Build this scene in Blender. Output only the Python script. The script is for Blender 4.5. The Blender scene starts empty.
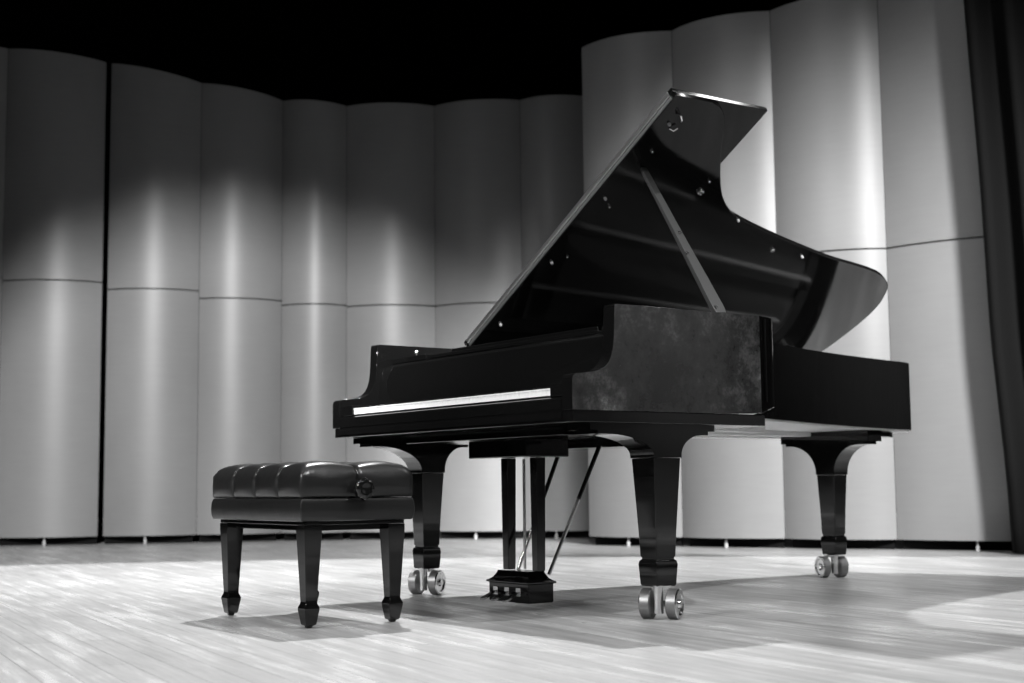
import bpy, bmesh, math, random
from math import sin, cos, pi, radians, sqrt, atan2
from mathutils import Vector, Matrix
random.seed(7)
scn = bpy.context.scene
COL = scn.collection

# ------------------------------------------------------------------ camera
CAM = Vector((5.0348, -2.6978, 0.4327))
YAW, PITCH, ROLL, FPX = 0.952795, 0.101635, -0.010302, 1420.6
fw = Vector((-sin(YAW)*cos(PITCH), cos(YAW)*cos(PITCH), sin(PITCH)))
r0 = Vector((cos(YAW), sin(YAW), 0)); u0 = r0.cross(fw)
rt = r0*cos(ROLL)+u0*sin(ROLL); up = -r0*sin(ROLL)+u0*cos(ROLL)
cd = bpy.data.cameras.new('camera'); cam = bpy.data.objects.new('camera', cd); COL.objects.link(cam)
m = Matrix((rt, up, -fw)).transposed().to_4x4(); m.translation = CAM
cam.matrix_world = m
cd.sensor_width = 36; cd.lens = FPX*36/1024; cd.clip_start = .05; cd.clip_end = 200
cd.dof.use_dof = True; cd.dof.focus_distance = 4.75; cd.dof.aperture_fstop = 3.2
scn.camera = cam

# ------------------------------------------------------------------ materials
def mat(name, col=.5, rough=.5, metal=0, spec=.5, coat=0, build=None):
    M = bpy.data.materials.new(name); M.use_nodes = True
    nt = M.node_tree; b = nt.nodes['Principled BSDF']
    b.inputs['Base Color'].default_value = (col, col, col, 1)
    b.inputs['Roughness'].default_value = rough; b.inputs['Metallic'].default_value = metal
    b.inputs['Specular IOR Level'].default_value = spec
    b.inputs['Coat Weight'].default_value = coat; b.inputs['Coat Roughness'].default_value = .05
    if build: build(nt, b)
    return M
def N(nt, t, **k):
    n = nt.nodes.new(t)
    for a, v in k.items():
        if a.startswith('i_'): n.inputs[a[2:].replace('_', ' ')].default_value = v
        else: setattr(n, a, v)
    return n
def ramp(nt, src, stops):
    r = nt.nodes.new('ShaderNodeValToRGB'); e = r.color_ramp.elements
    e[0].position, e[0].color = stops[0][0], (stops[0][1],)*3+(1,)
    e[1].position, e[1].color = stops[-1][0], (stops[-1][1],)*3+(1,)
    for p, v in stops[1:-1]:
        x = e.new(p); x.color = (v, v, v, 1)
    nt.links.new(src, r.inputs[0]); return r
def coords(nt, scale=(1, 1, 1), rot=(0, 0, 0), world=True):
    if world: src = N(nt, 'ShaderNodeNewGeometry').outputs['Position']
    else: src = N(nt, 'ShaderNodeTexCoord').outputs['Object']
    m1 = N(nt, 'ShaderNodeMapping'); m1.inputs['Rotation'].default_value = rot; nt.links.new(src, m1.inputs[0])
    mp = N(nt, 'ShaderNodeMapping'); mp.inputs['Scale'].default_value = scale
    nt.links.new(m1.outputs[0], mp.inputs[0]); return mp.outputs[0]

def b_lacquer(nt, b):
    v = coords(nt)
    n = N(nt, 'ShaderNodeTexNoise', i_Scale=9, i_Detail=6, i_Roughness=.7); nt.links.new(v, n.inputs[0])
    r = ramp(nt, n.outputs[0], [(.35, .05), (.75, .12)]); nt.links.new(r.outputs[0], b.inputs['Roughness'])
LACQ = mat('black_lacquer', .004, .07, 0, .5, build=b_lacquer)
def b_dusty(nt, b):   # treble side: fingerprints and dust, base lightened to stand in for reflected grey
    v = coords(nt, (1, 1, 1))
    n = N(nt, 'ShaderNodeTexNoise', i_Scale=20, i_Detail=9, i_Roughness=.8); nt.links.new(v, n.inputs[0])
    n2 = N(nt, 'ShaderNodeTexNoise', i_Scale=3.2, i_Detail=3, i_Roughness=.5); nt.links.new(v, n2.inputs[0])
    mu = N(nt, 'ShaderNodeMath', operation='MULTIPLY'); nt.links.new(n.outputs[0], mu.inputs[0]); nt.links.new(n2.outputs[0], mu.inputs[1])
    r = ramp(nt, mu.outputs[0], [(.15, .012), (.27, .028), (.42, .10)]); nt.links.new(r.outputs[0], b.inputs['Base Color'])
    r2 = ramp(nt, mu.outputs[0], [(.15, .1), (.42, .3)]); nt.links.new(r2.outputs[0], b.inputs['Roughness'])
DUST = mat('dusty_black_lacquer', .01, .12, 0, .5, build=b_dusty)
SATIN = mat('satin_black', .008, .35)
def b_leather(nt, b):
    v = coords(nt)
    n = N(nt, 'ShaderNodeTexVoronoi', i_Scale=260); nt.links.new(v, n.inputs[0])
    n2 = N(nt, 'ShaderNodeTexNoise', i_Scale=18, i_Detail=5); nt.links.new(v, n2.inputs[0])
    bp = N(nt, 'ShaderNodeBump', i_Strength=.12, i_Distance=.0012); nt.links.new(n.outputs[0], bp.inputs['Height'])
    bp2 = N(nt, 'ShaderNodeBump', i_Strength=.14, i_Distance=.01); nt.links.new(n2.outputs[0], bp2.inputs['Height']); nt.links.new(bp.outputs[0], bp2.inputs['Normal'])
    nt.links.new(bp2.outputs[0], b.inputs['Normal'])
LEATH = mat('black_leather', .012, .28, 0, .45, build=b_leather)
IVORY = mat('white_key_plastic', .82, .2)
EBONY = mat('black_key_plastic', .01, .25)
FELT = mat('dark_felt', .02, .95)
NICK = mat('polished_nickel', .75, .16, 1)
SATN = mat('satin_nickel', .7, .35, 1)
BRASS = mat('polished_brass', .6, .2, 1)
WHEEL = mat('brass_wheel_tread', .2, .42, .8)
STEEL = mat('steel_string', .35, .35, 1)
PLATE = mat('bronzed_iron_plate', .05, .42, .6)
def b_wood(c0, c1, sc):
    def f(nt, b):
        v = coords(nt, sc)
        n = N(nt, 'ShaderNodeTexNoise', i_Scale=6, i_Detail=6, i_Roughness=.6); nt.links.new(v, n.inputs[0])
        r = ramp(nt, n.outputs[0], [(.3, c0), (.7, c1)]); nt.links.new(r.outputs[0], b.inputs['Base Color'])
    return f
SPRUCE = mat('pale_spruce', .6, .45, build=b_wood(.62, .78, (12, 1, 12)))
GILT = mat('gilt_iron', .34, .35, .25)
PROPM = mat('prop_lacquer_greyed', .05, .3)  # lacquer whose lighter base stands in for its reflected light
AMBER = mat('varnished_soundboard', .1, .35, build=b_wood(.07, .11, (12, 1, 12)))
def b_panel(nt, b):
    v = coords(nt, (1, 1, 9))
    n = N(nt, 'ShaderNodeTexNoise', i_Scale=5, i_Detail=7, i_Roughness=.65); nt.links.new(v, n.inputs[0])
    v2 = coords(nt, (1, 1, .5))
    n2 = N(nt, 'ShaderNodeTexNoise', i_Scale=1.7, i_Detail=3); nt.links.new(v2, n2.inputs[0])
    mx = N(nt, 'ShaderNodeMath', operation='MULTIPLY_ADD'); mx.inputs[1].default_value = .45
    nt.links.new(n.outputs[0], mx.inputs[0]); nt.links.new(n2.outputs[0], mx.inputs[2])
    r = ramp(nt, mx.outputs[0], [(.4, .125), (1.05, .152)]); nt.links.new(r.outputs[0], b.inputs['Base Color'])
PANEL = mat('maple_veneer', .13, .40, 0, .26, build=b_panel)
def b_floor(nt, b):
    rz = radians(8)
    v = coords(nt, (1, 1, 1), (0, 0, rz))
    br = N(nt, 'ShaderNodeTexBrick', offset=.37, i_Scale=1, i_Mortar_Size=.0012, i_Mortar_Smooth=.2, i_Brick_Width=1.7, i_Row_Height=.083)
    br.inputs['Color1'].default_value = (.0,)*3+(1,); br.inputs['Color2'].default_value = (1,)*3+(1,); br.inputs['Mortar'].default_value = (.5,)*3+(1,)
    nt.links.new(v, br.inputs[0])
    v2 = coords(nt, (.7, 11, 1), (0, 0, rz))
    n = N(nt, 'ShaderNodeTexNoise', i_Scale=2.2, i_Detail=8, i_Roughness=.62); nt.links.new(v2, n.inputs[0])
    v3 = coords(nt, (.8, 2.2, 1), (0, 0, rz))
    n3 = N(nt, 'ShaderNodeTexNoise', i_Scale=2.0, i_Detail=5, i_Roughness=.6); nt.links.new(v3, n3.inputs[0])
    a = N(nt, 'ShaderNodeMath', operation='MULTIPLY_ADD'); a.inputs[1].default_value = .12
    nt.links.new(br.outputs[0], a.inputs[0]); nt.links.new(n.outputs[0], a.inputs[2])
    a2 = N(nt, 'ShaderNodeMath', operation='MULTIPLY_ADD'); a2.inputs[1].default_value = .6
    nt.links.new(n3.outputs[0], a2.inputs[0]); nt.links.new(a.outputs[0], a2.inputs[2])
    r = ramp(nt, a2.outputs[0], [(.6, .20), (.9, .33), (1.2, .47)])
    mm = N(nt, 'ShaderNodeMixRGB', blend_type='MULTIPLY'); mm.inputs[2].default_value = (.35, .35, .35, 1)
    nt.links.new(br.outputs['Fac'], mm.inputs[0]); nt.links.new(r.outputs[0], mm.inputs[1])
    nt.links.new(mm.outputs[0], b.inputs['Base Color'])
    r2 = ramp(nt, a2.outputs[0], [(.6, .46), (1.2, .27)]); nt.links.new(r2.outputs[0], b.inputs['Roughness'])
    bp = N(nt, 'ShaderNodeBump', i_Strength=.25, i_Distance=.004); nt.links.new(a2.outputs[0], bp.inputs['Height']); nt.links.new(bp.outputs[0], b.inputs['Normal'])
FLOOR = mat('worn_oak_boards', .35, .4, 0, .5, build=b_floor)
VOID = mat('black_velvet', .006, .95, 0, .05)
DRAPE = mat('black_drape_cloth', .003, .9, 0, .1)
DARKM = mat('dark_metal', .03, .4, .8)
GREYR = mat('grey_rubber', .3, .5)

# ------------------------------------------------------------------ helpers
ROOT = {}
def thing(name, label, cat, loc, group=None):
    o = bpy.data.objects.new(name, None); COL.objects.link(o); o.location = loc
    o.empty_display_size = .1
    o['label'] = label; o['category'] = cat
    if group: o['group'] = group
    ROOT[o.name] = Vector(loc); return o
def rootloc(p):
    v = Vector((0, 0, 0))
    while p: v = v+Vector(p.location); p = p.parent
    return v
def obj(name, vf, material, parent=None, bevel=0, smooth=False, seg=2, sub=0, label=None):
    vs, fs = vf
    off = rootloc(parent)
    me = bpy.data.meshes.new(name)
    me.from_pydata([tuple(Vector(v)-off) for v in vs], [], fs)
    bm = bmesh.new(); bm.from_mesh(me); bmesh.ops.recalc_face_normals(bm, faces=bm.faces); bm.to_mesh(me); bm.free()
    me.materials.append(material)
    o = bpy.data.objects.new(name, me); COL.objects.link(o)
    if parent: o.parent = parent
    if smooth:
        for p in me.polygons: p.use_smooth = True
    if bevel:
        md = o.modifiers.new('bevel', 'BEVEL'); md.width = bevel; md.segments = seg; md.limit_method = 'ANGLE'; md.angle_limit = radians(40)
        for p in me.polygons: p.use_smooth = True
        md.harden_normals = True
    if sub:
        md = o.modifiers.new('sub', 'SUBSURF'); md.levels = sub; md.render_levels = sub
    if label: o['label'] = label
    return o
def join(*parts):
    V, F = [], []
    for vs, fs in parts:
        n = len(V); V += [Vector(v) for v in vs]; F += [tuple(i+n for i in f) for f in fs]
    return V, F
def box(x0, x1, y0, y1, z0, z1):
    V = [(x, y, z) for z in (z0, z1) for x, y in ((x0, y0), (x1, y0), (x1, y1), (x0, y1))]
    return V, [(3, 2, 1, 0), (4, 5, 6, 7), (0, 1, 5, 4), (1, 2, 6, 5), (2, 3, 7, 6), (3, 0, 4, 7)]
def prism(poly, a, b, f):
    """poly: 2D points; f(u,v,w)->3D; extruded between w=a and w=b"""
    n = len(poly)
    V = [f(u, v, a) for u, v in poly]+[f(u, v, b) for u, v in poly]
    F = [tuple(range(n))[::-1], tuple(range(n, 2*n))]+[(i, (i+1) % n, n+(i+1) % n, n+i) for i in range(n)]
    return V, F
def loft(rings, cap=True):
    n = len(rings[0]); V = [p for r in rings for p in r]; F = []
    for k in range(len(rings)-1):
        for i in range(n):
            F.append((k*n+i, k*n+(i+1) % n, (k+1)*n+(i+1) % n, (k+1)*n+i))
    if cap: F += [tuple(range(n))[::-1], tuple(range((len(rings)-1)*n, len(rings)*n))]
    return V, F
def sq_loft(cx, cy, prof, rot=0):
    """prof: list of (z, half_x, half_y)"""
    R = []
    for z, hx, hy in prof:
        R.append([(cx+a*cos(rot)-b*sin(rot), cy+a*sin(rot)+b*cos(rot), z) for a, b in ((-hx, -hy), (hx, -hy), (hx, hy), (-hx, hy))])
    return loft(R)
def tube(pts, r, n=10):
    pts = [Vector(p) for p in pts]
    rr = r if isinstance(r, (list, tuple)) else [r]*len(pts)
    R = []
    for i, p in enumerate(pts):
        d = (pts[min(i+1, len(pts)-1)]-pts[max(i-1, 0)]).normalized()
        a = d.cross(Vector((0, 0, 1)));
        if a.length < .05: a = d.cross(Vector((1, 0, 0)))
        a.normalize(); b = d.cross(a)
        R.append([p+(a*cos(2*pi*k/n)+b*sin(2*pi*k/n))*rr[i] for k in range(n)])
    return loft(R)
def lathe(c, axis, prof, n=32):
    """prof: (distance along axis, radius)"""
    axis = Vector(axis).normalized(); a = axis.cross(Vector((0, 0, 1)))
    if a.length < .05: a = Vector((1, 0, 0))
    a.normalize(); b = axis.cross(a); c = Vector(c)
    return loft([[c+axis*d+(a*cos(2*pi*k/n)+b*sin(2*pi*k/n))*r for k in range(n)] for d, r in prof])
def catmull(P, k=6, closed=False):
    out = []; n = len(P)
    rng = range(n) if closed else range(n-1)
    for i in rng:
        p = [Vector(P[j % n] if closed else P[max(0, min(n-1, j))]) for j in (i-1, i, i+1, i+2)]
        for s in range(k):
            t = s/k
            out.append(.5*((2*p[1])+(p[2]-p[0])*t+(2*p[0]-5*p[1]+4*p[2]-p[3])*t*t+(3*p[1]-p[0]-3*p[2]+p[3])*t**3))
    if not closed: out.append(Vector(P[-1]))
    return out
def struct(o): o['kind'] = 'structure'; return o
def tag(o, label, cat, group=None):
    o['label'] = label; o['category'] = cat
    if group: o['group'] = group
    return o

# ------------------------------------------------------------------ setting
struct(obj('floor', box(-16, 12, -12, 14, -.1, 0), FLOOR))
struct(obj('ceiling', box(-16, 12, -12, 14, 10.5, 10.6), VOID))
struct(obj('wall_back', box(-16, 12, 13.9, 14, 0, 10.5), VOID))
struct(obj('wall_right', box(11.9, 12, -12, 13.9, 0, 10.5), mat('grey_plaster', .14, .7)))
struct(obj('wall_left', box(-16, -15.9, -12, 13.9, 0, 10.5), VOID))

# acoustic shell: curved panels on little feet
left_pts = [(-7.05, -.2), (-6.70, .56), (-6.38, 1.30), (-6.06, 1.99), (-5.86, 2.65), (-5.58, 3.12), (-5.16, 3.75), (-4.60, 4.26), (-4.20, 4.68)]
left_h = [4.12, 4.08, 4.0, 3.86, 3.76, 3.72, 3.72, 3.72, 3.72]
right_pts = [(-3.16, 3.80), (-2.48, 4.10), (-1.77, 4.38), (-1.09, 4.70), (-.10, 5.17)]
left_lab = ['curved acoustic panel cut off by the left edge of the photo',
 'wide curved acoustic panel at far left, black gap on its right side',
 'curved acoustic panel just right of the black vertical gap, left of the bench',
 'curved acoustic panel rising directly behind the piano bench seat',
 'narrow curved acoustic panel between bench and piano keyboard end',
 'curved acoustic panel directly behind the bass end of the keyboard',
 'curved acoustic panel behind the middle of the keyboard',
 'curved acoustic panel behind the sloping lid edge, last of the low left row']
right_lab = ['tall curved acoustic panel behind the raised lid corner, first of the right row',
 'tall bright curved acoustic panel seen past the lid waist, behind the case',
 'brightest tall acoustic panel, directly behind the lid tail and rear leg',
 'tall grey acoustic panel on the far right beside the black curtain']
def acoustic(p, q, H0, H1, lab, grp, gl=.0015, gr=.0015, sag=.115):
    p = Vector(p); q = Vector(q); c = (p+q)/2; d = (q-p); L = d.length; d.normalize()
    n = Vector((d.y, -d.x))
    if n.dot(Vector((4, -2))-c) < 0: n = -n
    t = thing('acoustic_panel', lab, 'acoustic panel', (c.x, c.y, 0), grp)
    K = 22; T = .035
    out, inn = [], []
    for i in range(K+1):
        s = i/K
        R = (L*L/4+sag*sag)/(2*sag); x = (-L/2+gl)*(1-s)+(L/2-gr)*s; y = sqrt(R*R-x*x)-(R-sag)
        a = c+d*x+n*y; nn = (n*sqrt(R*R-x*x)+d*x).normalized()
        out.append(a); inn.append(a-nn*T)
    ring = out+inn[::-1]
    zs = (H0+H1)/2*.53; zb = .065
    def slab(z0, z1):
        R0 = [(v.x, v.y, z0) for v in ring]
        if z1 is None: R1 = [(v.x, v.y, H0+(H1-H0)*((v-p).dot(d)/L)) for v in ring]
        else: R1 = [(v.x, v.y, z1) for v in ring]
        return loft([R0, R1])
    def sm(o):
        for f in o.data.polygons:
            if abs(f.normal.z) < .5 and f.area > 0: f.use_smooth = True
        o.data.set_sharp_from_angle(angle=radians(35)) if hasattr(o.data, 'set_sharp_from_angle') else None
    sm(obj('lower_shell', slab(zb, zs-.006), PANEL, t)); sm(obj('upper_shell', slab(zs+.005, None), PANEL, t))
    for s in (-.03,):
        a = c+d*(s*L)+n*(sag*.55)
        obj('foot', lathe((a.x, a.y, 0), (0, 0, 1), [(0, .012), (.03, .012), (.035, .007), (.07, .007)], 16), GREYR, t, smooth=False)
    A_ = p-n*.04+d*.03; B_ = q-n*.04-d*.03; A2 = p-n*.06+d*.03; B2 = q-n*.06-d*.03
    obj('shade_skirt', prism([tuple(A_), tuple(B_), tuple(B2), tuple(A2)], .002, .12, lambda x, y, z: (x, y, z)), DRAPE, t)  # added dark strip standing in for the shaded gap
for i in range(8):
    acoustic(left_pts[i], left_pts[i+1], left_h[i], left_h[i+1], left_lab[i], 'low row of curved acoustic panels', gl=.022 if i == 2 else .0015, gr=.022 if i == 1 else .0015)
for i in range(4):
    acoustic(right_pts[i], right_pts[i+1], 3.72, 3.72, right_lab[i], 'tall row of curved acoustic panels')
# the added strips block gap light and stand in for shade under panels
def curtain():
    e = Vector((.914, .406)); 
    base = Vector((-.314, 4.632)); n = Vector((e.y, -e.x))
    base -= n*.10
    def edge(z):
        P = [(0, .115), (.5, .10), (.98, .07), (1.3, .05), (2.25, .03), (3.35, -.02), (8, -.2)]
        for (a, x), (b, y) in zip(P, P[1:]):
            if z <= b: return x+(y-x)*(z-a)/(b-a)
        return P[-1][1]
    NS, NZ = 160, 40; V = []; F = []
    for k in range(NZ+1):
        z = .01+8.0*k/NZ if k > 0 else .01
        for i in range(NS+1):
            s = i/NS*3.6; a = .075+.02*sin(i*.7)
            w = sin(s*26+.6*sin(z*.7)+.8*sin(s*3))*a
            p = base+e*(edge(z)+s)+n*(w+.10)
            V.append((p.x, p.y, z))
    for k in range(NZ):
        for i in range(NS):
            a = k*(NS+1)+i; F.append((a, a+1, a+NS+2, a+NS+1))
    o = obj('stage_curtain', (V, F), DRAPE, smooth=True)
    md = o.modifiers.new('s', 'SOLIDIFY'); md.thickness = .006
    tag(o, 'black stage curtain hanging at the far right edge beside the panels', 'curtain')
curtain()

# ------------------------------------------------------------------ piano
W = 1.56; ZT = 1.010; ZB = .70
piano = thing('grand_piano', 'black polished concert grand piano with its lid propped open on stage', 'piano', (.75, 1.2, 0))
prof = [(0, .763), (.003, .774), (.013, .781), (.045, .784), (.089, .790), (.112, .797), (.13, .806), (.146, .820), (.157, .84), (.165, .865), (.170, .90), (.172, .95), (.174, 1.0), (.177, 1.009), (.19, ZT)]
def ztop(y, x=0):
    if y >= 1.0: return ZT-.028*min(1, (y-1.0)/1.4)*min(1, max(0, x/.35))
    if y >= .19: return ZT
    for (a, x), (b, z) in zip(prof, prof[1:]):
        if y <= b: return x+(z-x)*(y-a)/(b-a)
tail = catmull([(0, 2.35), (.012, 2.5), (.06, 2.61), (.16, 2.68), (.30, 2.715), (.45, 2.72), (.60, 2.705), (.70, 2.66), (.77, 2.56), (.805, 2.38), (.832, 2.13), (.87, 1.90), (.925, 1.67), (.985, 1.45), (1.03, 1.34), (1.11, 1.235), (1.21, 1.145), (1.33, 1.065), (1.45, .985), (1.525, .915), (W, .82)], 5)
outl = [Vector((0, y)) for y, _ in prof]+[Vector((0, y)) for y in (.4, .8, 1.2, 1.7, 2.1)]+tail+[Vector((W, y)) for y in (.6, .4)]+[Vector((W, y)) for y, _ in prof[::-1]]
def inset(P, d):
    out = []
    for i, p in enumerate(P):
        a = P[max(i-1, 0)]; b = P[min(i+1, len(P)-1)]
        t = (b-a).normalized(); out.append(p+Vector((t.y, -t.x))*d)
    return out
inn = inset(outl, .055)
def zbot(p):
    if p.x > .5: t = min(1, max(0, (p.y-.80)/.12))
    else: t = min(1, max(0, (p.y-.80)/.12))
    return .668+(ZB-.668)*t-.028*min(1, max(0, (p.y-1.0)/1.4))
R = []
for o_, i_ in zip(outl, inn):
    R.append([(o_.x, o_.y, zbot(o_)), (o_.x, o_.y, ztop(o_.y, o_.x)), (i_.x, i_.y, ztop(o_.y, o_.x)), (i_.x, i_.y, zbot(o_))])
V, F = loft(R)
rim = obj('rim', (V, F), LACQ, piano, bevel=.005, seg=3)
# treble straight side carries the dust
rim.data.materials.append(DUST)
for f in rim.data.polygons:
    c = f.center+Vector((.75, 1.2, 0))
    if c.x > W-.001 and c.y < .83: f.material_index = 1

# keybed, keyslip and key blocks
obj('key_bed', box(.012, W-.004, .004, .84, .630, .668), LACQ, piano, bevel=.003)
ks = [(0, .640), (0, .662), (.003, .664), (.003, .668), (0, .670), (0, .703), (.003, .708), (.012, .712), (.022, .712), (.022, .640)]
obj('key_slip', prism(ks, .0555, W-.0555, lambda y, z, x: (x, y-.002, z)), LACQ, piano)
KX0, KX1 = .146, 1.430
for a, b in ((.056, KX0-.002), (KX1+.002, W-.056)):
    obj('key_block', join(box(a, b, .008, .175, .7125, .756), box(a, b, .021, .06, .669, .712)), LACQ, piano, bevel=.004)
kb = obj('key_frame', box(KX0, KX1, .03, .25, .669, .708), FELT, piano)
w = (KX1-KX0)/52
white = None
def keymesh(x0, x1): return join(box(x0+.0005, x1-.0005, .016, .172, .719, .741), box(x0+.0005, x1-.0005, .013, .03, .7375, .742))
for i in range(52):
    x0 = KX0+i*w
    o = obj('white_key', keymesh(x0, x0+w), IVORY, kb)
n = 0
for i in range(51):
    if (i % 7) in (1, 4) : continue      # A0 start: gaps after B and E
    if i in (51,): continue
    x = KX0+(i+1)*w
    R_ = [[(x-.0068, .066, .7425), (x+.0068, .066, .7425), (x+.0068, .17, .7425), (x-.0068, .17, .7425)],
          [(x-.0048, .074, .754), (x+.0048, .074, .754), (x+.0048, .17, .754), (x-.0048, .17, .754)]]
    obj('black_key', loft(R_), EBONY, kb); n += 1
# fallboard (open, standing behind the keys)
fb = [(.178, .748), (.182, .80), (.19, .86), (.205, .915), (.222, .926), (.240, .926), (.240, .748)]
obj('fallboard', prism(fb, .0565, W-.0565, lambda y, z, x: (x, y, z)), LACQ, piano, bevel=.003)
obj('nameboard_felt', box(.15, 1.425, .1725, .1775, .7445, .749), FELT, piano)
# music desk folded flat on its shelf
desk = obj('music_desk', join(box(.315, 1.40, .245, .60, .931, .943), box(.36, 1.30, .30, .58, .9435, .956)), LACQ, piano, bevel=.003)
obj('desk_lip', box(.33, 1.385, .2425, .252, .934, .9465), LACQ, desk, bevel=.0025)
obj('desk_lip', box(.38, 1.28, .32, .335, .9565, .972), LACQ, desk, bevel=.003)
for a, b in ((.057, .31), (1.405, W-.057)):
    s = obj('desk_slide', join(box(a, b, .245, .62, .931, .955)), LACQ, piano, bevel=.004)
    obj('slide_knob', lathe(((a+b)/2, .28, .955), (0, 0, 1), [(0, .006), (.008, .006), (.012, .012), (.02, .012), (.024, .006)], 16), BRASS, s, smooth=False)
# iron plate, strings, dampers inside the case
inner = inset(outl, .058)
pl = [p for p in inner if p.y > .30]
pl = [Vector((.058, .64))]+[p for p in pl if p.y > .64]+[Vector((W-.058, .64))]
obj('soundboard', prism([(p.x, p.y) for p in pl], .852, .86, lambda x, y, z: (x, y, z)), AMBER, piano)
pi2 = inset(outl, .10); bigp = [(p.x, p.y) for p in pl]; smp = [p for p in pi2 if p.y > .66]
smp = [Vector((.10, .86))]+[p for p in smp if p.y > .86]+[Vector((W-.1, .86))]
def hollow(outer, innr, z0, z1):
    # frame of strips following the rim
    R = []
    return R
rr = []
oo = [p for p in inset(outl, .0585)]; ii = inset(outl, .115)
for a, b in zip(oo, ii):
    if a.y < .64: continue
    rr.append([(a.x, a.y, .885), (a.x, a.y, .905), (b.x, b.y, .900), (b.x, b.y, .885)])
plate = obj('iron_plate', join(loft(rr), box(.0595, W-.0595, .64, .86, .885, .907)), PLATE, piano, bevel=.003)
for x0, x1, y1 in ((.30, .22, 2.50), (.62, .45, 2.62), (.93, .78, 1.70), (1.20, 1.05, 1.08)):
    d = .009
    v = [(x0-d, .80, .908), (x0+d, .80, .908), (x1+d, y1, .903), (x1-d, y1, .903)]
    R_ = [v, [(x, y, z+.032) for x, y, z in v]]
    obj('plate_strut', loft(R_), GILT, plate, bevel=.004)
# strings as one counted-past-a-hundred set: the longest hundred are still hidden in the case
sv = []
for i in range(150):
    t = i/149; x = .10+t*1.34
    xe = x-.11*(1-t)
    ymax = 2.55 if xe < .6 else (2.3-(xe-.6)*3.0 if xe < .95 else 1.45-(xe-.9)*.75)
    if xe < .2: ymax = 2.45
    lim = [p.y for p, q_ in zip(inn, inn[1:]) if p.y > .8 and min(p.x, q_.x) <= xe+.03 <= max(p.x, q_.x)]
    ymax = min([ymax]+[l-.07 for l in lim]); ymax = max(ymax, .80)
    sv.append(tube([(x, .70, .914), (xe, ymax, .906)], .0011, 4))
st = obj('strings', join(*sv), STEEL, piano); st['kind'] = 'stuff'
obj('damper_rail', box(.14, 1.40, .88, .93, .920, .945), LACQ, piano, bevel=.003)
# belly: pale underside and beams
bel = [p for p in inset(outl, .012) if p.y > .66]
bel = [Vector((.012, .845))]+[p for p in bel if p.y > .845]+[Vector((W-.02, .845))]
under = obj('underside', prism([(p.x, p.y) for p in bel], .694, .7005, lambda x, y, z: (x, y, z-.028*min(1, max(0, (y-1.0)/1.4)))), SPRUCE, piano, label='pale unpainted wooden underside')
def beam(x0, y0, x1, y1, w=.04, z0=.650, z1=.690):
    a = Vector((x0, y0)); b = Vector((x1, y1)); d = (b-a).normalized(); n_ = Vector((-d.y, d.x))*w
    P = [a-n_, b-n_, b+n_, a+n_]
    return prism([(p.x, p.y) for p in P], z0, z1, lambda x, y, z: (x, y, z))
for args in ((.12, .85, .12, 2.45), (.45, .85, .38, 2.45), (.95, .85, .66, 1.7), (1.36, .85, 1.10, 1.12)):
    obj('beam', beam(*args), SPRUCE, under, bevel=.003)
obj('tail_block', prism([(.60, 2.30), (.76, 2.30), (.74, 2.46), (.66, 2.58), (.50, 2.62), (.50, 2.40)], .640, .667, lambda x, y, z: (x, y, z)), LACQ, piano, bevel=.002)
# dark supports under the key bed
obj('cross_beam', join(box(.30, 1.30, .16, .52, .600, .6295), box(.20, 1.12, .62, .80, .572, .6295)), LACQ, piano, bevel=.003)

# legs
def caster(leg, cx, cy, a, zt=.105):
    r = .049; ax = Vector((cos(a), sin(a), 0)); fwd = Vector((-ax.y, ax.x, 0))
    if fwd.dot(CAM-Vector((cx, cy, 0))) < 0: fwd = -fwd
    for s in (-1, 1):
        c = Vector((cx, cy, r+.0005))+ax*(s*.026)
        p = [(0, .012), (0, r-.004), (.004, r), (.034, r), (.038, r-.004), (.038, r-.012), (.033, r-.016), (.033, .016), (.042, .013), (.042, .001)]
        o = obj('caster_wheel', lathe(c, ax*s, p, 36), WHEEL, leg)
        o.data.materials.append(NICK)
        for f in o.data.polygons:
            c2 = f.center+rootloc(leg)
            if (c2-c).dot(ax*s) > .036 or (c2-c).dot(ax*s) > .03 and (c2-Vector((c.x, c.y, c.z))).length < r-.008+.033: f.material_index = 1
        o.data.set_sharp_from_angle(angle=radians(30))
    P = Vector((cx, cy, 0))+fwd*.03
    fk = join(tube([P+Vector((0, 0, .02)), P+Vector((0, 0, zt+.004))], .0165, 16), lathe((cx, cy, zt-.012), (0, 0, 1), [(0, .035), (.015, .035)], 24),
              tube([Vector((cx, cy, r))-ax*.024, Vector((cx, cy, r))+ax*.024], .010, 12), tube([Vector((cx, cy, r))-fwd*.0, P+Vector((0, 0, r))], .012, 12))
    o = obj('caster_fork', fk, NICK, leg); o.data.set_sharp_from_angle(angle=radians(30))
    for f in o.data.polygons: f.use_smooth = True
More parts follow.
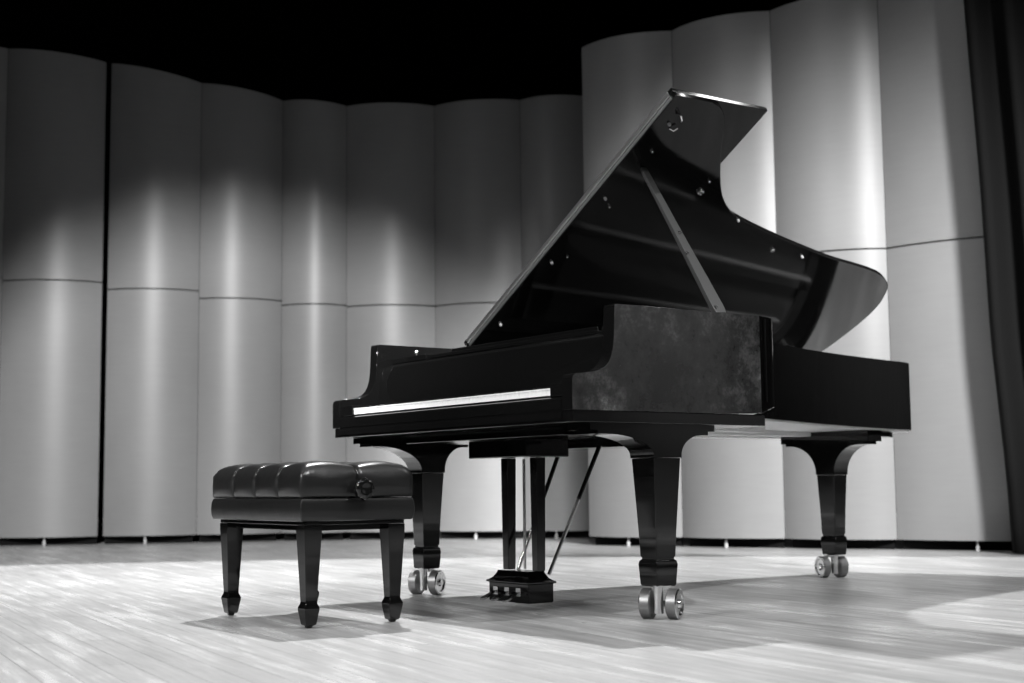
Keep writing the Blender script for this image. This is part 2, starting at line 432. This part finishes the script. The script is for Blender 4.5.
def piano_leg(cx, cy, along, hw_t, hw_b, z_cap, ext_n, ext_p, zplate, ca, wid=None, ztp=.6295, cdx=0):
    """along: 'y' or 'x' direction in which the scroll brackets spread"""
    wt = wid or hw_t
    def P(s, t, z): return (cx+t, cy+s, z) if along == 'y' else (cx+s, cy+t, z)
    prof_ = [(.105, hw_b*.93), (.112, hw_b*1.0), (.175, hw_b*1.10), (.187, hw_b*1.04), (.190, hw_b*.90), (.197, hw_b*.90), (.202, hw_b*.98), (.30, hw_b*.98+(hw_t-hw_b)*.28), (z_cap, hw_t)]
    k = wt/hw_t
    body = loft([[P(a*h, b*h*k, z) for a, b in ((-1, -1), (1, -1), (1, 1), (-1, 1))] for z, h in prof_])
    leg = obj('leg', body, LACQ, piano, bevel=.003)
    # bracket block with a concave scroll on either side
    r = zplate-z_cap-.012
    pts = [(hw_t, z_cap+.0005)]
    def arc(sgn, ext):
        A = []
        for i in range(13):
            th = i/12*pi/2
            A.append((sgn*(hw_t+.003+ext*(1-cos(th))), z_cap+.008+r*sin(th)))
        return A
    poly = [(-hw_t-.003, z_cap+.0005), (hw_t+.003, z_cap+.0005)]+arc(1, ext_p-hw_t-.06)+[(ext_p-.03, zplate-.004), (ext_p-.03, zplate+.008), (ext_p, zplate+.008), (ext_p, ztp), (-ext_n, ztp), (-ext_n, zplate+.008), (-ext_n+.03, zplate+.008), (-ext_n+.03, zplate-.004)]+arc(-1, ext_n-hw_t-.06)[::-1]
    b = prism(poly, -wt-.002, wt+.002, lambda s, z, t: P(s, t, z))
    o = obj('leg_bracket', b, LACQ, leg)
    o.data.set_sharp_from_angle(angle=radians(35))
    for f in o.data.polygons: f.use_smooth = True
    caster(leg, cx+cdx, cy, ca)
    return leg
piano_leg(1.487, .400, 'y', .057, .042, .520, .32, .21, .5995, radians(31), cdx=.012)
piano_leg(.075, .392, 'y', .052, .039, .490, .31, .20, .5995, radians(31))
piano_leg(.505, 2.33, 'x', .052, .042, .470, .27, .26, .610, radians(72), wid=.044, ztp=.668, cdx=-.02)

# pedal lyre
lyre = obj('pedal_lyre', box(.66, 1.02, .21, .40, .535, .5995), LACQ, piano, bevel=.004)
for x in (.753, .933):
    cy = .31
    obj('lyre_post', sq_loft(x+.02, cy, [(.134, .017, .017), (.25, .0185, .018), (.5345, .021, .020)]), LACQ, lyre, bevel=.003)
bx0, bx1, by0, by1 = .712, .955, .262, .372
c_ = ((bx0+bx1)/2, (by0+by1)/2); hx, hy = (bx1-bx0)/2, (by1-by0)/2
pb = sq_loft(c_[0], c_[1], [(.022, hx-.002, hy-.002), (.026, hx, hy), (.088, hx, hy), (.090, hx+.008, hy+.008), (.096, hx+.008, hy+.008), (.099, hx+.001, hy+.001), (.108, hx-.012, hy-.010), (.124, hx-.026, hy-.016), (.132, hx-.03, hy-.018)])
box_o = obj('pedal_box', pb, LACQ, lyre, bevel=.0015)
for i, x in enumerate((.755, .825, .895)):
    path = [(x, .27, .056), (x, .25, .055), (x+.002, .228, .044), (x+.003, .208, .036), (x+.003, .196, .032)]
    Rg = []
    for k, (px, py, pz) in enumerate(path):
        hw = [.006, .008, .013, .015, .009][k]; t = .004
        Rg.append([(px-hw, py, pz-t), (px+hw, py, pz-t), (px+hw, py, pz+t), (px-hw, py, pz+t)])
    obj('pedal', loft(Rg), BRASS, lyre, bevel=.0015)
    obj('pedal_plate', join(box(x-.014, x+.014, .2595, .2625, .045, .075)), BRASS, lyre, bevel=.001)
# diagonal braces and centre rods
def rod(a, b, name, m_, r, parent=lyre): 
    o = obj(name, tube([a, b], r, 12), m_, parent)
    for f in o.data.polygons: f.use_smooth = True
    o.data.set_sharp_from_angle(angle=radians(40)); return o
def lerp(a, b, t): return tuple(x+(y-x)*t for x, y in zip(a, b))
for a, b in (((.945, .36, .12), (.96, .60, .60)), ((.735, .372, .12), (.745, .585, .60))):
    mid = lerp(a, b, .55)
    rod(a, mid, 'brace_rod', BRASS, .0065); rod(mid, b, 'brace_sleeve', LACQ, .0085)
rod((.865, .315, .138), (.865, .315, .53), 'pedal_rod', BRASS, .004)
rod((.845, .325, .138), (.845, .325, .53), 'pedal_rod', BRASS, .003)

# lid: hinged along the spine at x = 0
TH = .532; HZ = 1.011
U = Vector((cos(TH), 0, sin(TH))); NL = Vector((-sin(TH), 0, cos(TH)))
def LP(u, y, h): return Vector((0, y, HZ))+U*u+NL*h
lo = catmull([(0, 2.50), (.02, 2.60), (.08, 2.665), (.209, 2.712), (.40, 2.742), (.52, 2.74), (.613, 2.712), (.705, 2.65), (.77, 2.53), (.805, 2.369), (.839, 2.136), (.889, 1.898), (.943, 1.668), (1.005, 1.441), (1.045, 1.34), (1.125, 1.232), (1.227, 1.140), (1.35, 1.045), (1.472, .962), (1.545, .895), (1.574, .82)], 5)
lpoly = [(.0, .645)]+[(p.x, p.y) for p in lo]+[(1.574, .645)]
lid = obj('lid', prism(lpoly, 0, .020, lambda u, y, h: LP(u, y, h)), LACQ, piano, bevel=.003, seg=3)
obj('front_flap', prism([(.004, .640), (1.57, .640), (1.57, 1.118), (.004, 1.118)], .0215, .0415, lambda u, y, h: LP(u, y, h)), LACQ, piano, bevel=.003, seg=3)
def strip(y0, y1, h0, h1):
    return prism([(.03, y0), (1.55, y0), (1.55, y1), (.03, y1)], h0, h1, LP)
hg = [strip(.6425, .6465, .004, .016), strip(.6375, .6415, .0255, .0375), tube([LP(.03, .6405, .0205), LP(1.55, .6405, .0205)], .0035, 8)]
obj('lid_hinge', join(*hg), SATN, lid)
def lmark(u, y, r, h, name, m_=NICK):
    c = LP(u, y, 0); o = obj(name, lathe(c, -NL, [(0, r), (h*.7, r), (h, r*.6)], 16), m_, lid)
    for f in o.data.polygons: f.use_smooth = True
    o.data.set_sharp_from_angle(angle=radians(40))
for u_, y_ in ((1.44, .71), (1.02, .70), (.62, .70), (.20, .70), (.83, 1.95), (1.0, 1.42)):
    lmark(u_, y_, .006, .012, 'lid_bumper', GREYR)
for a, b in ((1.295, .736), (.979, .749), (.667, .748), (1.19, 1.107)):
    lmark(a, b, .005, .010, 'lid_screw')
a, b = 1.123, 1.101
for dx, dy in ((0, 0), (.012, .004), (-.004, .014), (.009, .017)): lmark(a+dx, b+dy, .0058, .012, 'lid_catch')
a, b = 1.488, .723
c = LP(a, b, 0)
hk = tube([LP(a+.012, b-.01, 0), LP(a+.012, b-.01, -.02), LP(a, b, -.026), LP(a-.012, b+.008, -.02)], .005, 8)
obj('lid_hook', hk, NICK, lid)
a, b = 1.427, .740; obj('lid_hook', tube([LP(a-.01, b-.01, -.001), LP(a-.006, b, -.014), LP(a+.009, b+.01, -.012)], .004, 8), NICK, lid)
a, b = .853, 1.745; lmark(a, b, .012, .014, 'prop_cup')
# prop stick
pa = Vector((1.505, .690, 1.0125)); pt = LP(1.205, .755, -.003)
dd = (pt-pa).normalized(); sd = Vector((.25, .97, 0)); sd = (sd-dd*sd.dot(dd)).normalized(); th_ = dd.cross(sd)
R_ = []
for t, hw, ht in ((0, .019, .009), (.03, .023, .010), (.2, .021, .010), (.5, .016, .009), (.97, .012, .008), (1, .009, .006)):
    p = pa.lerp(pt, t); R_.append([p-sd*hw-th_*ht, p+sd*hw-th_*ht, p+sd*hw+th_*ht, p-sd*hw+th_*ht])
prop = obj('lid_prop', loft(R_), PROPM, piano, bevel=.002)
for t in (.03, .38, .52):
    p = pa.lerp(pt, t); s = -th_ if (-th_).dot(CAM-p) > 0 else th_
    obj('prop_pin', lathe(p-sd*.014*(1 if t < .5 else 0)+s*.009, s, [(0, .006), (.006, .006), (.008, .003)], 12), NICK, prop)
# thin black tube up the vertical end of the side
obj('corner_strip', tube([(W+.001, .845, .712), (W+.001, .845, 1.0)], .004, 8), LACQ, piano)

# ------------------------------------------------------------------ bench
BX, BY, BL, BW = .3813, -.6716, .672, .401
bench = thing('piano_bench', 'black tufted leather piano bench with spade-foot legs at the keyboard', 'piano bench', (BX+BL/2, BY+BW/2, 0))
def cushion(x0, x1, y0, y1, z0, z1, nx, ny, r=.035, groove=.010, puff=.012):
    """quilted rounded block, seams continue down the sides"""
    cx, cy = (x0+x1)/2, (y0+y1)/2; A, B = (x1-x0)/2, (y1-y0)/2; H = z1-z0
    def gx(x):
        t = (x-x0)/(x1-x0)*nx; k = round(t)
        if k <= 0 or k >= nx: return 0
        return math.exp(-((t-k)*(x1-x0)/nx/.006)**2)
    def gy(y):
        t = (y-y0)/(y1-y0)*ny; k = round(t)
        if k <= 0 or k >= ny: return 0
        return math.exp(-((t-k)*(y1-y0)/ny/.006)**2)
    def pf(t, n_): return abs(sin(pi*t*n_))**.75
    def samples(n_, L, base=14):
        s = set()
        for k in range(n_*base+1): s.add(k/(n_*base))
        for k in range(1, n_):
            for d in (-.012, -.007, -.0035, 0, .0035, .007, .012): s.add(k/n_+d/L)
        return sorted(s)
    sx = samples(nx, x1-x0); sy = samples(ny, y1-y0)
    # top patch as grid; sides as strips going down from the border
    V = []; F = []; idx = {}
    def edge_drop(d):    # rounding profile at distance d from border
        if d >= r: return 0
        return r*.85*(1-sqrt(max(0, 1-((r-d)/r)**2)))
    for i, s in enumerate(sx):
        for j, t in enumerate(sy):
            x = x0+s*(x1-x0); y = y0+t*(y1-y0)
            d = min(x-x0, x1-x, y-y0, y1-y)
            z = z1-edge_drop(d)
            z += puff*(pf(s, nx)*pf(t, ny))*min(1, d/.03+.25)
            z -= groove*max(gx(x), gy(y))
            idx[(i, j)] = len(V); V.append(Vector((x, y, z)))
    for i in range(len(sx)-1):
        for j in range(len(sy)-1):
            F.append((idx[i, j], idx[i+1, j], idx[i+1, j+1], idx[i, j+1]))
    border = [(i, 0) for i in range(len(sx))]+[(len(sx)-1, j) for j in range(1, len(sy))]+[(i, len(sy)-1) for i in range(len(sx)-2, -1, -1)]+[(0, j) for j in range(len(sy)-2, 0, -1)]
    prev = [idx[b] for b in border]; K = 9
    for k in range(1, K+1):
        cur = []
        for (i, j) in border:
            p = V[idx[(i, j)]]; z = p.z+(z0-p.z)*k/K
            nx_ = (-1 if i == 0 else 1 if i == len(sx)-1 else 0); ny_ = (-1 if j == 0 else 1 if j == len(sy)-1 else 0)
            g = gx(p.x) if ny_ else gy(p.y)
            q = (sx[i] if ny_ else sy[j]); nn = nx if ny_ else ny
            bul = .007*pf(q, nn)*sin(pi*k/K)**.7-.006*g+.003*sin(pi*k/K)
            if k == K: bul = -.004
            if nx_ and ny_: bul *= .5
            cur.append(len(V)); V.append(Vector((p.x+nx_*bul, p.y+ny_*bul, z)))
        m_ = len(border)
        for a in range(m_): F.append((prev[a], prev[(a+1) % m_], cur[(a+1) % m_], cur[a]))
        prev = cur
    F.append(tuple(prev[::-1]))
    return V, F
seat = obj('seat_cushion', cushion(BX, BX+BL, BY, BY+BW, .403, .502, 4, 2, r=.030, puff=.019), LEATH, bench, smooth=True)
# padded apron below
Rg = []
for z, d in ((.330, -.002), (.333, .001), (.346, .0045), (.366, .006), (.386, .0045), (.398, .001), (.402, -.004)):
    Rg.append([(x, y, z) for x, y in ((BX-d, BY-d), (BX+BL+d, BY-d), (BX+BL+d, BY+BW+d), (BX-d, BY+BW+d))])
obj('leather_apron', loft(Rg), LEATH, bench, bevel=.004, seg=3)
obj('seat_frame', join(box(BX+.0175, BX+BL-.0175, BY+.021, BY+BW-.021, .318, .3297)), LACQ, bench, bevel=.002)
ob = obj('seat_rail', join(box(BX+.08, BX+BL-.08, BY+.045, BY+.065, .300, .3178), box(BX+.08, BX+BL-.08, BY+BW-.065, BY+BW-.045, .300, .3178), box(BX+BL-.065, BX+BL-.045, BY+.08, BY+BW-.08, .300, .3178)), LACQ, bench, bevel=.002)
for i, x in enumerate((BX+.047, BX+BL-.047)):
    for j, y in enumerate((BY+.05, BY+BW-.05)):
        P = [(0.001, .008), (.008, .010), (.010, .0165), (.014, .0185), (.056, .0255), (.062, .026), (.066, .025), (.076, .0205), (.082, .0195), (.10, .0205), (.20, .0255), (.300, .0305), (.3175, .0305)]
        obj('leg', sq_loft(x, y, [(z, h, h) for z, h in P]), LACQ, bench, bevel=.002)
def knob(cx, cy, cz, ax):
    ax = Vector(ax)
    V = []; R_ = []
    a = Vector((0, 1, 0)); b = Vector((0, 0, 1))
    for d, r in ((-.002, .012), (.018, .012), (.020, .030), (.026, .0335), (.040, .0335), (.046, .029), (.049, .020), (.047, .014), (.046, .002)):
        ring = []
        for k in range(64):
            t = 2*pi*k/64; q = r*(1+(.055*cos(8*t) if r > .025 else 0)); ring.append(Vector((cx, cy, cz))+ax*d+(a*cos(t)+b*sin(t))*q)
        R_.append(ring)
    o = obj('height_knob', loft(R_), LACQ, bench, smooth=True); o.data.set_sharp_from_angle(angle=radians(50))
knob(BX+BL+.004, -.472, .430, (1, 0, 0)); knob(BX-.004, -.472, .430, (-1, 0, 0))

# ------------------------------------------------------------------ light
def spot(name, loc, aim, energy, size, blend=.15, radius=.1):
    L = bpy.data.lights.new(name, 'SPOT'); L.energy = energy; L.spot_size = radians(size); L.spot_blend = blend; L.shadow_soft_size = radius
    o = bpy.data.objects.new(name, L); COL.objects.link(o); o.location = loc
    o.rotation_euler = (Vector(aim)-Vector(loc)).to_track_quat('-Z', 'Y').to_euler(); return o
def area(name, loc, aim, energy, sx, sy, spread=120):
    L = bpy.data.lights.new(name, 'AREA'); L.shape = 'RECTANGLE'; L.size = sx; L.size_y = sy; L.energy = energy; L.spread = radians(spread)
    o = bpy.data.objects.new(name, L); COL.objects.link(o); o.location = loc
    o.rotation_euler = (Vector(aim)-Vector(loc)).to_track_quat('-Z', 'Y').to_euler(); return o
# main overhead back light
KP = Vector((-2.27, 1.9, 6.6)); az = Vector((.815, -.579, 0))
tl = radians(54)
spot('overhead_back_light', KP, KP+az*sin(tl)*5-Vector((0, 0, cos(tl)*5)), 3000, 112, .04, .08)
area('overhead_front_bank', (4.6, -2.2, 7.0), (1.4, .1, 0), 22, 2.4, .5, 70)
spot('sparkle_spot_one', (5.2, 1.2, 7.2), (1.4, .4, 0), 1200, 50, .6, .06)  # this and the next two spots are added for sparkle on lacquer edges
spot('sparkle_spot_two', (3.4, -4.2, 7.2), (1.2, .2, 0), 250, 50, .6, .06)
spot('sparkle_spot_three', (-1.2, -3.8, 7.2), (.8, .2, 0), 250, 50, .6, .06)
spot('front_wash_left', (8.3, -5.5, 5.6), (-5.9, 2.3, -.05), 16500, 19, .2, .4)
spot('front_wash_right', (9.3, -1.0, 6.0), (-2.1, 4.4, .75), 20500, 19, .5, .7)
spot('side_reflection_fill', (5.5, 5.5, 6.5), (11.9, 10, 3.4), 9500, 38, .8, .3)  # added to light the unseen right wall for reflections in the lacquer
area('edge_highlight_bank', (2.1, 5.7, 7.0), (1.2, .8, .8), 26, 2.8, .5, 90)  # added bank, placed so the lid's upper edge catches a highlight
area('audience_left_bank', (1.8, -8.0, 4.8), (.8, 0, .7), 62, 1.8, .5, 60)
wd = bpy.data.worlds.new('hall'); scn.world = wd; wd.use_nodes = True
wd.node_tree.nodes['Background'].inputs[0].default_value = (.5, .5, .5, 1)
wd.node_tree.nodes['Background'].inputs[1].default_value = .015
vs = scn.view_settings; scn.display_settings.display_device = 'sRGB'
vs.view_transform = 'Standard'; vs.look = 'None'; vs.gamma = 1; vs.exposure = .22; vs.use_curve_mapping = False
